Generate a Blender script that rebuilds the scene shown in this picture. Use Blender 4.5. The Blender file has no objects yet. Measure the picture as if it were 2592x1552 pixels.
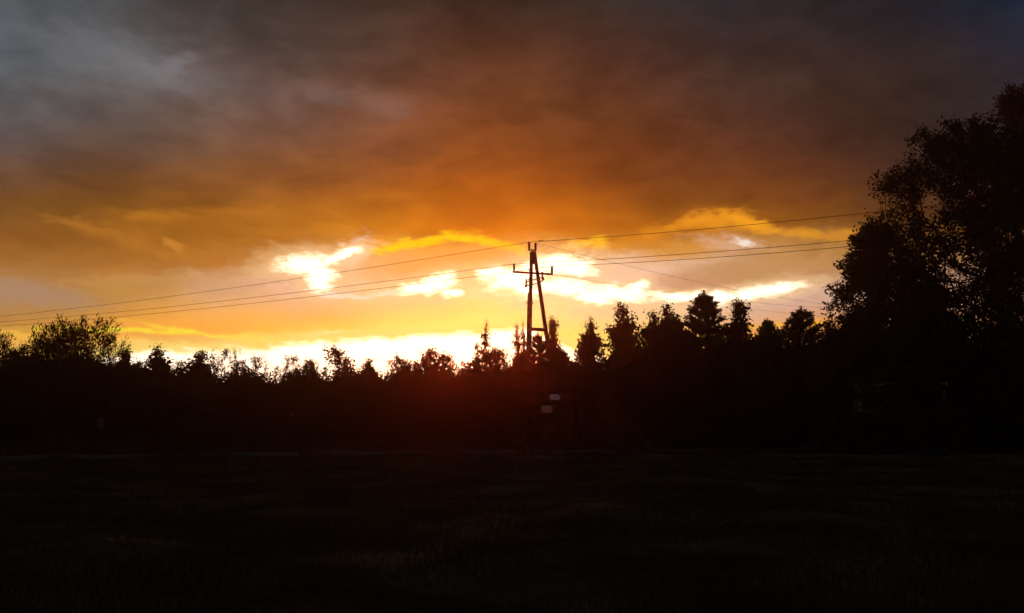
import bpy, math, random
import numpy as np
from mathutils import Vector, Matrix

sc = bpy.context.scene
COL = sc.collection
R = math.radians

# ------------------------------------------------------------------ camera
# survey frame: the photograph measured as 2592 x 1552, lens 60 deg wide
FW, FH, FL, HZ = 2592.0, 1552.0, 2245.0, 1060.0
EYE = 1.7
PITCH = math.atan((HZ - FH / 2) / FL)
cam = bpy.data.cameras.new('camera')
cam.sensor_width = 36.0
cam.lens = 36.0 * FL / FW
cam.clip_start = 0.1
cam.clip_end = 6000.0
camo = bpy.data.objects.new('camera', cam)
COL.objects.link(camo)
camo.location = (0, 0, EYE)
camo.rotation_euler = (math.pi / 2 + PITCH, 0, 0)
sc.camera = camo

CP, SP = math.cos(PITCH), math.sin(PITCH)

def ray(x, y):
    """direction in the world of a measured bearing"""
    a = (x - FW / 2) / FL
    b = (FH / 2 - y) / FL
    return np.array((a, CP - b * SP, SP + b * CP))

def at(x, y, dist):
    d = ray(x, y)
    return np.array((0, 0, EYE)) + d * (dist / d[1])

def bearing(x, y):
    d = ray(x, y)
    return math.atan2(d[0], d[1]), math.atan2(d[2], math.hypot(d[0], d[1]))

# ------------------------------------------------------------------ render
sc.view_settings.view_transform = 'Standard'
sc.view_settings.look = 'None'
sc.view_settings.exposure = 0.0
sc.view_settings.gamma = 1.0
sc.view_settings.use_curve_mapping = False
sc.render.engine = 'CYCLES'
sc.cycles.max_bounces = 3
sc.cycles.diffuse_bounces = 1
sc.cycles.transparent_max_bounces = 8
sc.cycles.volume_bounces = 0
sc.cycles.use_denoising = True
sc.cycles.denoising_input_passes = 'RGB'

SUN_AZ, SUN_EL = bearing(1232, 842)

# ------------------------------------------------------------------ sky
def lin(c):
    c = c / 255.0
    return c / 12.92 if c <= 0.04045 else ((c + 0.055) / 1.055) ** 2.4

def lin3(c):
    return tuple(lin(v) for v in c)

XS = [0, 200, 400, 600, 800, 1000, 1200, 1400, 1600, 1800, 2000, 2200, 2400, 2592]
TAB = {
 0:   [(84,88,92),(72,76,78),(64,58,57),(60,50,46),(58,44,38),(68,46,38),(70,44,36),(66,46,38),(60,48,44),(48,42,46),(44,36,40),(34,32,38),(30,31,40),(25,36,52)],
 100: [(98,104,110),(96,98,102),(84,77,76),(82,68,63),(78,58,50),(86,56,44),(92,52,36),(88,50,36),(76,46,40),(62,46,44),(58,42,38),(46,34,34),(44,35,38),(38,38,52)],
 200: [(96,100,106),(106,106,108),(108,100,98),(106,88,84),(108,80,72),(106,68,52),(112,60,36),(104,58,38),(92,50,36),(78,50,40),(72,48,40),(58,40,34),(54,41,40),(52,43,46)],
 300: [(96,92,92),(94,84,82),(102,84,74),(112,84,74),(122,82,62),(135,78,52),(134,70,36),(122,66,34),(110,58,34),(88,52,38),(78,48,38),(66,43,34),(58,43,38),(52,42,44)],
 400: [(100,76,64),(106,74,52),(110,76,54),(120,76,46),(134,78,46),(146,80,42),(152,76,28),(142,70,26),(126,62,26),(106,52,28),(92,48,30),(76,47,34),(66,45,38),(58,44,40)],
 480: [(112,72,40),(116,72,34),(128,78,32),(140,82,38),(158,88,30),(172,90,24),(178,88,18),(170,82,18),(136,68,24),(118,62,24),(110,58,24),(86,50,28),(76,48,32),(70,46,34)],
 540: [(124,80,34),(128,80,28),(148,90,26),(170,104,28),(184,108,28),(198,112,20),(202,104,12),(196,100,12),(172,90,18),(150,84,22),(130,72,24),(98,58,26),(92,56,28),(88,54,30)],
 580: [(134,84,34),(148,92,32),(164,100,28),(178,108,30),(186,112,30),(216,126,20),(220,118,14),(214,114,14),(198,108,18),(190,112,24),(160,95,28),(120,75,30),(112,70,32),(106,66,34)],
 620: [(146,94,38),(152,94,32),(166,102,30),(180,110,32),(200,128,46),(250,168,58),(250,170,66),(236,148,40),(222,142,44),(200,136,56),(196,142,74),(180,126,60),(165,112,60),(150,105,60)],
 660: [(158,102,44),(162,104,44),(180,114,44),(196,128,56),(240,180,130),(254,178,96),(255,178,88),(250,196,140),(238,192,150),(215,172,140),(186,128,68),(180,126,70),(180,130,84),(175,128,88)],
 700: [(168,122,72),(174,122,62),(186,128,60),(216,166,126),(248,186,140),(255,184,112),(255,194,116),(255,210,140),(238,192,162),(192,142,104),(192,140,92),(188,140,104),(184,140,110),(180,138,110)],
 740: [(164,126,92),(168,126,80),(184,132,66),(228,172,130),(254,196,160),(255,214,142),(255,228,150),(255,236,176),(248,208,172),(224,175,140),(202,160,136),(195,152,130),(190,148,126),(186,146,124)],
 780: [(176,130,78),(184,134,70),(202,142,62),(240,172,96),(255,190,116),(255,205,118),(255,222,128),(255,226,150),(252,205,150),(240,195,160),(216,170,146),(205,158,130),(200,152,124),(194,148,120)],
 810: [(178,126,60),(220,150,60),(236,160,60),(254,175,80),(255,185,88),(255,220,100),(255,232,108),(255,226,128),(255,206,140),(248,195,140),(225,162,112),(215,152,100),(208,148,98),(200,144,96)],
 840: [(225,160,75),(250,175,70),(252,170,60),(253,170,65),(254,200,70),(255,236,108),(255,244,110),(255,232,90),(255,192,100),(246,172,84),(235,152,74),(222,146,74),(214,142,74),(206,138,74)],
 870: [(250,190,80),(254,190,80),(253,190,80),(253,182,72),(255,220,80),(255,250,160),(255,250,170),(255,244,140),(255,200,74),(242,164,64),(236,156,66),(226,150,66),(218,146,66),(210,142,66)],
 910: [(253,205,100),(254,205,110),(255,225,130),(255,238,160),(255,248,180),(255,252,200),(255,252,200),(255,246,160),(255,206,80),(246,170,68),(240,160,68),(230,154,68),(222,150,68),(214,146,68)],
}
YS = sorted(TAB)
GRID = np.array([[lin3(c) for c in TAB[y]] for y in YS])
# the added haze in front of the clouds adds a little red around the sun; take it off the clouds themselves
for j_, y_ in enumerate(YS):
    for i_, x_ in enumerate(XS):
        d_ = math.hypot(x_ - 1232, y_ - 842) / FL
        GRID[j_, i_, 0] = max(GRID[j_, i_, 0] - 0.085 * math.exp(-(d_ / 0.20) ** 2) - 0.018 * math.exp(-(d_ / 0.42) ** 2), 0.5 * GRID[j_, i_, 0])

def sky_table(x, y):
    x = min(max(x, XS[0]), XS[-1]); y = min(max(y, YS[0]), YS[-1])
    i = min(max(np.searchsorted(XS, x) - 1, 0), len(XS) - 2)
    j = min(max(np.searchsorted(YS, y) - 1, 0), len(YS) - 2)
    a = (x - XS[i]) / (XS[i + 1] - XS[i]); b = (y - YS[j]) / (YS[j + 1] - YS[j])
    g = GRID
    return (g[j, i] * (1 - a) + g[j, i + 1] * a) * (1 - b) + (g[j + 1, i] * (1 - a) + g[j + 1, i + 1] * a) * b

def sky_pixel(az, el):
    d = (math.sin(az) * math.cos(el), math.cos(az) * math.cos(el), math.sin(el))
    f = d[1] * CP + d[2] * SP
    return FW / 2 + FL * d[0] / f, FH / 2 - FL * (-d[1] * SP + d[2] * CP) / f

world = bpy.data.worlds.new('World')
sc.world = world
world.use_nodes = True
NT = world.node_tree
NT.nodes.clear()

class NB:
    """small helper for node maths"""
    def __init__(s, nt): s.nt = nt
    def new(s, t, **k):
        n = s.nt.nodes.new(t)
        for a, v in k.items(): setattr(n, a, v)
        return n
    def set(s, sock, v):
        if hasattr(v, 'is_linked') or isinstance(v, bpy.types.NodeSocket): s.nt.links.new(v, sock)
        else: sock.default_value = v
    def m(s, op, a, b=None, c=None, clamp=False):
        n = s.new('ShaderNodeMath', operation=op, use_clamp=clamp)
        for i, v in enumerate((a, b, c)):
            if v is not None: s.set(n.inputs[i], v)
        return n.outputs[0]
    def smooth(s, v, lo, hi):
        n = s.new('ShaderNodeMapRange', interpolation_type='SMOOTHSTEP', clamp=True)
        s.set(n.inputs[0], v); s.set(n.inputs[1], lo); s.set(n.inputs[2], hi)
        n.inputs[3].default_value = 0; n.inputs[4].default_value = 1
        return n.outputs[0]
    def line(s, v, lo, hi):
        n = s.new('ShaderNodeMapRange', clamp=True)
        s.set(n.inputs[0], v); s.set(n.inputs[1], lo); s.set(n.inputs[2], hi)
        n.inputs[3].default_value = 0; n.inputs[4].default_value = 1
        return n.outputs[0]
    def mix(s, f, a, b, mode='MIX'):
        n = s.new('ShaderNodeMix', data_type='RGBA', blend_type=mode, clamp_factor=True)
        s.set(n.inputs[0], f); s.set(n.inputs[6], a if not isinstance(a, tuple) else tuple(a) + ((1,) if len(a) == 3 else ()))
        s.set(n.inputs[7], b if not isinstance(b, tuple) else tuple(b) + ((1,) if len(b) == 3 else ()))
        return n.outputs[2]
    def noise(s, vec, scale, detail=4, rough=0.55, dist=0.0):
        n = s.new('ShaderNodeTexNoise', noise_dimensions='3D')
        s.set(n.inputs['Vector'], vec)
        n.inputs['Scale'].default_value = scale; n.inputs['Detail'].default_value = detail
        n.inputs['Roughness'].default_value = rough; n.inputs['Distortion'].default_value = dist
        return n
    def ramp(s, v, stops, interp='LINEAR'):
        n = s.new('ShaderNodeValToRGB'); cr = n.color_ramp; cr.interpolation = interp
        while len(cr.elements) > 1: cr.elements.remove(cr.elements[-1])
        cr.elements[0].position = stops[0][0]; cr.elements[0].color = tuple(stops[0][1]) + (1,)
        for p, c in stops[1:]:
            e = cr.elements.new(p); e.color = tuple(c) + (1,)
        s.set(n.inputs[0], v)
        return n.outputs[0]

B = NB(NT)
tc = B.new('ShaderNodeTexCoord')
sep = B.new('ShaderNodeSeparateXYZ'); NT.links.new(tc.outputs['Generated'], sep.inputs[0])
az0 = B.m('ARCTAN2', sep.outputs[0], sep.outputs[1])
el0 = B.m('ARCSINE', sep.outputs[2])
# stretched cloud coordinates (clouds lie flat, so noise is wide and low)
cv = B.new('ShaderNodeCombineXYZ')
NT.links.new(az0, cv.inputs[0])
NT.links.new(B.m('MULTIPLY', el0, 2.2), cv.inputs[1])
vec = cv.outputs[0]
n1 = B.noise(vec, 7.0, 3, 0.5)
n2 = B.noise(vec, 34.0, 4, 0.6)
s1 = B.new('ShaderNodeSeparateColor'); NT.links.new(n1.outputs['Color'], s1.inputs[0])
s2 = B.new('ShaderNodeSeparateColor'); NT.links.new(n2.outputs['Color'], s2.inputs[0])
n4 = B.noise(vec, 62.0, 6, 0.68)
rag = B.m('SUBTRACT', n4.outputs['Fac'], 0.5)
ragw = B.m('MULTIPLY', rag, 1.9)
rags = B.m('MULTIPLY', rag, 0.7)
ragg = B.m('MULTIPLY', rag, 1.5)

def warp(base, sepn, ch, amp):
    return B.m('MULTIPLY_ADD', B.m('SUBTRACT', sepn.outputs[ch], 0.5), amp, base)

azw = warp(warp(az0, s1, 0, 0.08), s2, 0, 0.026)
elw = warp(warp(el0, s1, 1, 0.022), s2, 1, 0.014)
azg = warp(warp(az0, s1, 0, 0.02), s2, 0, 0.034)
elg = warp(warp(el0, s1, 1, 0.008), s2, 1, 0.016)

# broad cloud colours: rows of elevation, each a ramp over azimuth
BACK = lin3((70, 72, 80))
HIGH = lin3((64, 64, 70))
els = [R(e) for e in (1.0, 3.6, 4.6, 5.4, 6.2, 7.1, 8.1, 9.1, 10.1, 11.1, 12.2, 13.6, 15.2, 17.5, 20, 22.8, 26.2)]
t_az = B.line(azw, -math.pi, math.pi)
colr = None
for k, e in enumerate(els):
    stops = [(0.0, BACK), (0.25, tuple(0.6 * np.array(sky_table(*sky_pixel(-R(36), e))) + 0.4 * np.array(BACK)))]
    for a in np.linspace(-34, 34, 28):
        stops.append(((R(a) + math.pi) / (2 * math.pi), tuple(sky_table(*sky_pixel(R(a), e)))))
    stops += [(0.75, tuple(0.5 * np.array(sky_table(*sky_pixel(R(36), e))) + 0.5 * np.array(BACK))), (1.0, BACK)]
    r = B.ramp(t_az, stops)
    colr = r if colr is None else B.mix(B.line(elw, els[k - 1], e), colr, r)
colr = B.mix(B.smooth(elw, R(26), R(60)), colr, HIGH)

# soft light and dark in the cloud body
n3 = B.noise(vec, 16.0, 6, 0.6, 0.3)
n5 = B.noise(vec, 5.5, 5, 0.6, 0.4)
mod = B.m('MULTIPLY', B.m('MULTIPLY_ADD', n3.outputs['Fac'], 0.80, 0.575), B.m('MULTIPLY_ADD', B.smooth(n5.outputs['Fac'], 0.30, 0.70), 0.40, 0.79))
calm = B.m('MULTIPLY', B.smooth(el0, R(13), R(6)), 0.7)      # thin bright cloud near the horizon is less mottled
mod = B.m('ADD', B.m('MULTIPLY', mod, B.m('SUBTRACT', 1.0, calm)), B.m('MULTIPLY', calm, 1.12))
mc = B.new('ShaderNodeVectorMath', operation='SCALE'); NT.links.new(colr, mc.inputs[0]); NT.links.new(mod, mc.inputs[3])
colr = mc.outputs[0]

def blob(cx, cy, rx, ry, rot=0.0, az=azg, el=elg):
    """1 at the middle of a wisp, 0 on its rim, negative outside"""
    a, e = bearing(cx, cy)
    c, s_ = math.cos(R(rot)), math.sin(R(rot))
    dx = B.m('SUBTRACT', az, a); dy = B.m('SUBTRACT', el, e)
    u = B.m('MULTIPLY_ADD', dx, c * FL / rx, B.m('MULTIPLY', dy, s_ * FL / rx))
    v = B.m('MULTIPLY_ADD', dx, -s_ * FL / ry, B.m('MULTIPLY', dy, c * FL / ry))
    return B.m('SUBTRACT', 1.0, B.m('SQRT', B.m('MULTIPLY_ADD', u, u, B.m('MULTIPLY', v, v))))

def union(bl):
    r = bl[0]
    for b in bl[1:]: r = B.m('SMOOTH_MAX', r, b, 0.12)
    return r

# soft wisps: (cx, cy, rx, ry, rot, colour, amount)
for cx, cy, rx, ry, rot, c, amt in [
    (800, 682, 150, 62, 0, (252,200,150), .6), (1560, 690, 200, 46, 0, (250,206,172), .7), (1080, 735, 150, 40, 0, (255,206,140), .6), (1950, 740, 170, 34, 0, (226,188,164), .7), (830, 748, 34, 9, 0, (255,240,214), .95), (905, 747, 60, 6, 5, (255,232,196), .9), (985, 740, 60, 8, 6, (255,240,205), .95), (300, 140, 190, 60, -8, (112,112,116), .7), (440, 165, 60, 22, 25, (124,120,122), .7), (380, 180, 90, 20, -20, (122,118,120), .6),
    (800, 235, 120, 30, 0, (126,100,92), .55), (970, 265, 90, 42, -10, (140,100,84), .7), (730, 275, 50, 34, -30, (128,98,86), .5),
    (130, 250, 70, 22, -25, (84,78,76), .7), (752, 245, 22, 40, 20, (106,78,66), .8), (890, 300, 120, 18, 0, (118,76,54), .6),
    (280, 600, 130, 18, -14, (190,122,40), .8), (400, 548, 90, 20, 6, (184,116,32), .8), (640, 545, 150, 14, 0, (182,110,30), .6),
    (700, 590, 120, 14, -6, (205,128,36), .7), (440, 622, 30, 12, -38, (206,134,50), .8), (560, 575, 150, 24, 0, (164,98,28), .7),
    (740, 612, 110, 24, 4, (172,104,30), .7), (170, 600, 140, 26, 0, (136,84,30), .6), (560, 655, 200, 22, 4, (186,116,40), .8),
    (430, 700, 240, 14, 6, (200,148,86), .6), (560, 715, 90, 26, -10, (216,164,116), .6), (80, 740, 150, 30, -8, (174,142,118), .5), (290, 728, 90, 26, 0, (196,140,70), .7),
    (930, 590, 40, 18, 10, (188,112,30), .7), (900, 640, 60, 36, 30, (255,214,180), .8),
    (1010, 622, 80, 13, 12, (255,214,20), 1), (1090, 604, 70, 12, 14, (255,204,14), 1), (1160, 600, 50, 10, -6, (255,210,10), 1), (1240, 610, 70, 14, -18, (255,206,20), 1), (1310, 630, 60, 14, -14, (255,196,30), .9), (1470, 620, 60, 14, 14, (255,190,24), .8), (1500, 612, 30, 16, 0, (255,190,24), .7),
    (1100, 660, 170, 30, 6, (253,172,84), .9), (1180, 640, 90, 22, 0, (252,168,70), .9),
    (1690, 578, 130, 16, 12, (228,140,24), .7), (1800, 556, 100, 22, 4, (244,156,28), .6), (1850, 566, 110, 18, -10, (236,150,34), .7), (1910, 568, 90, 16, -18, (250,164,30), .85), (2030, 590, 90, 14, -10, (226,150,40), .9), (2130, 592, 70, 16, 0, (214,140,44), .8), (1960, 556, 70, 14, -20, (140,80,24), .6),
    (1720, 640, 130, 24, 8, (216,148,60), .8), (1850, 614, 90, 20, -10, (226,180,150), .6), (1880, 614, 26, 6, -18, (255,236,220), .9), (1640, 690, 120, 34, 0, (240,196,160), .6), (1870, 690, 200, 40, 4, (196,146,92), .8), (1760, 715, 110, 20, -4, (206,150,110), .7),
    (330, 838, 190, 7, 0, (255,226,60), 1), (520, 850, 150, 6, -9, (255,228,60), 1), (680, 862, 110, 8, -4, (255,226,70), .9), (420, 858, 150, 9, -3, (246,166,74), .9), (60, 845, 110, 9, 0, (255,196,70), .8), (820, 848, 70, 7, 8, (255,250,170), .8),
    (1200, 785, 230, 22, 4, (255,222,112), .6), (1650, 745, 40, 12, 0, (246,196,150), .8), (1340, 760, 60, 18, 10, (250,214,160), .6), (1550, 790, 150, 16, 0, (252,206,150), .6), (1900, 828, 150, 8, 2, (255,190,60), .9), (2050, 820, 60, 7, 0, (255,176,50), .8),
]:
    f = B.smooth(B.m('ADD', blob(cx, cy, rx * 1.35, ry * 1.35, rot, azg, elg), ragw if cy > 420 else rags), -0.05, 0.85 if cy > 420 else 1.0)
    colr = B.mix(B.m('MULTIPLY', f, amt), colr, lin3(c))

# open gaps of clear bright sky under and between the clouds
WHITE = [
    (772, 668, 84, 30, 4), (850, 652, 42, 15, 26), (812, 695, 50, 32, 0), (806, 712, 34, 32, 0), (890, 636, 34, 12, 22),
    (1060, 732, 66, 20, 4), (1110, 716, 56, 24, 10), (1140, 745, 26, 14, 0),
    (1290, 708, 76, 34, 6), (1245, 690, 40, 18, 10), (1330, 735, 40, 26, -20), (1420, 668, 92, 32, 0), (1470, 680, 46, 24, 0), (1350, 690, 40, 30, 0),
    (1430, 728, 110, 26, -8), (1560, 742, 130, 22, -6), (1615, 728, 34, 24, 0), (1500, 755, 60, 18, -10), (1720, 750, 120, 14, -2), (1830, 752, 80, 16, 4), (1900, 738, 70, 18, 10), (1960, 728, 80, 17, 4),
]
gap = union([blob(*w) for w in WHITE])
bx = [(-200, 990), (150, 935), (250, 905), (330, 886), (500, 884), (640, 880), (700, 868), (780, 860), (850, 862), (960, 852), (1060, 844), (1200, 840), (1300, 824), (1345, 824), (1400, 858), (1440, 874), (1500, 890), (1560, 915), (1640, 960), (1800, 1040)]
st = []
for x, y in bx:
    a, e = bearing(x, y)
    st.append(((a + math.pi) / (2 * math.pi), (max(e, 0) * 4,) * 3))
band = B.ramp(B.line(azg, -math.pi, math.pi), st)
bandv = B.m('MULTIPLY', band, 0.25)
low = B.m('MULTIPLY', B.m('SUBTRACT', bandv, elg), FL / 26.0)      # >0 inside the bright band
gap2 = B.m('SMOOTH_MAX', B.m('ADD', gap, ragg), B.m('ADD', low, rag), 0.1)
halo = B.smooth(gap2, -1.3, 0.35)
halo2 = B.smooth(B.m('ADD', low, rag), -1.5, 0.1)
core = B.smooth(gap2, -0.18, 0.78)

nish = B.new('ShaderNodeTexSky', sky_type='NISHITA', sun_disc=False)
nish.sun_elevation = SUN_EL
nish.sun_rotation = SUN_AZ
nish.air_density = 2.0; nish.dust_density = 3.0
skyc = B.new('ShaderNodeVectorMath', operation='SCALE'); NT.links.new(nish.outputs[0], skyc.inputs[0]); skyc.inputs[3].default_value = 0.05
openc = B.new('ShaderNodeVectorMath', operation='ADD'); NT.links.new(skyc.outputs[0], openc.inputs[0]); openc.inputs[1].default_value = (1.5, 1.4, 1.15)
colr = B.mix(B.m('MULTIPLY', halo, 0.5), colr, (1.05, 0.70, 0.30))
colr = B.mix(B.m('MULTIPLY', halo2, 0.6), colr, (1.0, 0.80, 0.14))
colr = B.mix(core, colr, openc.outputs[0])
bg = B.new('ShaderNodeBackground'); NT.links.new(colr, bg.inputs[0]); bg.inputs[1].default_value = 1.0
out = B.new('ShaderNodeOutputWorld'); NT.links.new(bg.outputs[0], out.inputs[0])
world.cycles.sampling_method = 'MANUAL'
world.cycles.sample_map_resolution = 1024

# ------------------------------------------------------------------ sun (low, veiled by the cloud)
sl = bpy.data.lights.new('sun', 'SUN')
sl.energy = 0.62
sl.angle = R(3.0)
sl.color = (1.0, 0.085, 0.016)
so = bpy.data.objects.new('sun', sl); COL.objects.link(so)
sd = Vector((math.sin(SUN_AZ) * math.cos(SUN_EL), math.cos(SUN_AZ) * math.cos(SUN_EL), math.sin(SUN_EL)))
so.rotation_euler = sd.to_track_quat('Z', 'Y').to_euler()
so.location = tuple(sd * 60)

# ------------------------------------------------------------------ materials
MATS = {}
def mat(name, c1, c2=None, rough=0.9, scale=8.0, spec=0.2, bump=0.0, trans=0.0, metal=0.0):
    if name in MATS: return MATS[name]
    m = bpy.data.materials.new(name); m.use_nodes = True
    nt = m.node_tree; nt.nodes.clear(); b = NB(nt)
    o = b.new('ShaderNodeOutputMaterial')
    t = b.new('ShaderNodeTexCoord')
    n = b.noise(t.outputs['Object'], scale, 5, 0.6)
    c2 = c2 or tuple(v * 0.6 for v in c1)
    col = b.mix(b.smooth(n.outputs['Fac'], 0.3, 0.7), c2, c1)
    p = b.new('ShaderNodeBsdfPrincipled')
    nt.links.new(col, p.inputs['Base Color'])
    p.inputs['Roughness'].default_value = rough
    p.inputs['Metallic'].default_value = metal
    p.inputs['Specular IOR Level'].default_value = spec
    sh = p.outputs[0]
    if bump:
        bp = b.new('ShaderNodeBump'); bp.inputs['Strength'].default_value = bump; bp.inputs['Distance'].default_value = 0.02
        nt.links.new(n.outputs['Fac'], bp.inputs['Height']); nt.links.new(bp.outputs[0], p.inputs['Normal'])
    if trans:
        tr = b.new('ShaderNodeBsdfTranslucent'); nt.links.new(col, tr.inputs[0])
        ms = b.new('ShaderNodeMixShader'); ms.inputs[0].default_value = trans
        nt.links.new(sh, ms.inputs[1]); nt.links.new(tr.outputs[0], ms.inputs[2]); sh = ms.outputs[0]
    nt.links.new(sh, o.inputs[0])
    MATS[name] = m
    return m

LEAF = mat('leaf_green', (0.032, 0.038, 0.013), (0.020, 0.024, 0.009), 0.95, 1.5, spec=0.0, trans=0.08)
LEAF_WILLOW = mat('leaf_willow', (0.042, 0.042, 0.016), (0.026, 0.028, 0.011), 0.85, 1.5, spec=0.05, trans=0.25)
LEAF_BACKLIT = mat('leaf_backlit_red', (0.085, 0.034, 0.012), (0.045, 0.024, 0.009), 0.85, 1.2, spec=0.05, trans=0.4)  # red backlit glow put into the leaf colour
LEAF_GOLD = mat('leaf_gold', (0.18, 0.075, 0.016), (0.09, 0.04, 0.010), 0.8, 2.0, trans=0.4)
NEEDLE = mat('pine_needle', (0.03, 0.04, 0.014), (0.018, 0.024, 0.010), 0.8, 2.0, trans=0.15)
BARK = mat('bark', (0.07, 0.05, 0.036), (0.03, 0.022, 0.016), 0.95, 14, bump=0.6)
TIMBER = mat('tarred_timber', (0.085, 0.05, 0.034), (0.045, 0.028, 0.02), 0.85, 9, bump=0.4)
CONCRETE = mat('pole_concrete', (0.17, 0.14, 0.12), (0.11, 0.09, 0.08), 0.9, 12, bump=0.4)
STEEL = mat('galvanised_steel', (0.10, 0.09, 0.085), (0.06, 0.052, 0.048), 0.55, 20, spec=0.4, metal=0.4)
PORCELAIN = mat('brown_porcelain', (0.07, 0.028, 0.018), (0.05, 0.02, 0.014), 0.35, 6, spec=0.4)
WIREM = mat('weathered_wire', (0.05, 0.045, 0.04), (0.035, 0.03, 0.028), 0.6, 6, metal=0.3)
GROUND = None

# ------------------------------------------------------------------ mesh helpers
def np_mesh(name, V, F, mats, smooth=False):
    """mesh of all-quad (or all-tri) faces from numpy arrays"""
    V = np.asarray(V, dtype=np.float32); F = np.asarray(F, dtype=np.int32)
    k = F.shape[1]
    me = bpy.data.meshes.new(name)
    me.vertices.add(len(V)); me.vertices.foreach_set('co', V.ravel())
    me.loops.add(F.size); me.loops.foreach_set('vertex_index', F.ravel())
    me.polygons.add(len(F))
    me.polygons.foreach_set('loop_start', np.arange(0, F.size, k, dtype=np.int32))
    me.polygons.foreach_set('loop_total', np.full(len(F), k, dtype=np.int32))
    if smooth: me.polygons.foreach_set('use_smooth', np.ones(len(F), dtype=bool))
    me.update(); me.validate()
    for m in (mats if isinstance(mats, (list, tuple)) else [mats]): me.materials.append(m)
    return me

def obj(name, me, parent=None, loc=(0, 0, 0)):
    o = bpy.data.objects.new(name, me); COL.objects.link(o)
    o.location = loc
    if parent is not None: o.parent = parent
    return o

def tag(o, label=None, cat=None, group=None, kind=None):
    if label: o['label'] = label
    if cat: o['category'] = cat
    if group: o['group'] = group
    if kind: o['kind'] = kind
    return o

def thing(name, loc, label, cat, group=None, rz=0.0):
    o = bpy.data.objects.new(name, None); COL.objects.link(o)
    o.empty_display_size = 0.3
    o.location = tuple(loc); o.rotation_euler = (0, 0, rz)
    return tag(o, label, cat, group)

class MB:
    """collects quads/polygons for one part"""
    def __init__(s): s.v = []; s.f = []
    def box(s, c, size, rot=None):
        c = Vector(c); h = Vector(size) / 2
        M = rot or Matrix.Identity(3)
        n = len(s.v)
        for dz in (-1, 1):
            for dx, dy in ((-1, -1), (1, -1), (1, 1), (-1, 1)):
                s.v.append(tuple(c + M @ Vector((dx * h.x, dy * h.y, dz * h.z))))
        for q in ((3, 2, 1, 0), (4, 5, 6, 7), (0, 1, 5, 4), (1, 2, 6, 5), (2, 3, 7, 6), (3, 0, 4, 7)):
            s.f.append(tuple(n + i for i in q))
        return s
    def tube(s, pts, rad, sides=8, caps=True):
        pts = [Vector(p) for p in pts]
        if not isinstance(rad, (list, tuple)): rad = [rad] * len(pts)
        n0 = len(s.v)
        up = Vector((0, 0, 1))
        for i, p in enumerate(pts):
            d = (pts[min(i + 1, len(pts) - 1)] - pts[max(i - 1, 0)]).normalized()
            a = d.cross(up)
            if a.length < 1e-3: a = d.cross(Vector((0, 1, 0)))
            a.normalize(); b = d.cross(a)
            for k in range(sides):
                t = 2 * math.pi * k / sides
                s.v.append(tuple(p + (a * math.cos(t) + b * math.sin(t)) * rad[i]))
        for i in range(len(pts) - 1):
            for k in range(sides):
                a0 = n0 + i * sides + k; a1 = n0 + i * sides + (k + 1) % sides
                s.f.append((a0, a1, a1 + sides, a0 + sides))
        if caps:
            s.f.append(tuple(n0 + k for k in range(sides))[::-1])
            s.f.append(tuple(n0 + (len(pts) - 1) * sides + k for k in range(sides)))
        return s
    def lathe(s, base, axis, prof, sides=10):
        base = Vector(base); axis = Vector(axis).normalized()
        s.tube([base + axis * h for h, r in prof], [r for h, r in prof], sides)
        return s
    def build(s, name, m, parent=None, smooth=False, loc=(0, 0, 0)):
        me = bpy.data.meshes.new(name)
        me.from_pydata(s.v, [], s.f); me.update()
        if smooth:
            for p in me.polygons: p.use_smooth = len(p.vertices) == 4
        me.materials.append(m)
        return obj(name, me, parent, loc)

# ------------------------------------------------------------------ the ground, one sheet to the horizon
def ground_z(x, y):
    x = np.asarray(x, float); y = np.asarray(y, float)
    r = np.hypot(x, y)
    k = np.clip((r - 3) / 8, 0, 1) * np.clip((400 - r) / 200, 0, 1)
    z = 0.05 * np.sin(0.9 * x + 0.7 * np.sin(0.5 * y)) * np.sin(0.63 * y + 1.3) + 0.035 * np.sin(2.1 * x + 0.6 * y + np.sin(0.8 * y)) + 0.025 * np.sin(1.7 * y - 1.1 * x)
    return z * k

rad = np.concatenate([np.linspace(0.5, 60, 150), np.geomspace(62, 3500, 60)])
NA = 240
ang = np.linspace(0, 2 * np.pi, NA, endpoint=False)
gx = (rad[:, None] * np.cos(ang)).ravel(); gy = (rad[:, None] * np.sin(ang)).ravel()
GV = np.column_stack([gx, gy, ground_z(gx, gy)])
GV = np.vstack([GV, [[0, 0, 0]]])
q = []
i, k = np.meshgrid(np.arange(len(rad) - 1), np.arange(NA), indexing='ij')
a = (i * NA + k).ravel(); b = (i * NA + (k + 1) % NA).ravel()
GF = np.column_stack([a, a + NA, b + NA, b])

gm = bpy.data.materials.new('field_soil_and_grass'); gm.use_nodes = True
nt = gm.node_tree; nt.nodes.clear(); b_ = NB(nt)
t_ = b_.new('ShaderNodeTexCoord')
na = b_.noise(t_.outputs['Object'], 0.35, 6, 0.62); nb = b_.noise(t_.outputs['Object'], 6.0, 5, 0.65)
c_ = b_.mix(b_.smooth(na.outputs['Fac'], 0.38, 0.66), (0.014, 0.014, 0.008), (0.085, 0.060, 0.034))
c_ = b_.mix(b_.m('MULTIPLY', b_.smooth(nb.outputs['Fac'], 0.45, 0.75), 0.6), c_, (0.070, 0.050, 0.028))
p_ = b_.new('ShaderNodeBsdfPrincipled'); nt.links.new(c_, p_.inputs['Base Color']); p_.inputs['Roughness'].default_value = 1.0; p_.inputs['Specular IOR Level'].default_value = 0.0
bp_ = b_.new('ShaderNodeBump'); bp_.inputs['Strength'].default_value = 0.8; bp_.inputs['Distance'].default_value = 0.06
nt.links.new(nb.outputs['Fac'], bp_.inputs['Height']); nt.links.new(bp_.outputs[0], p_.inputs['Normal'])
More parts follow.
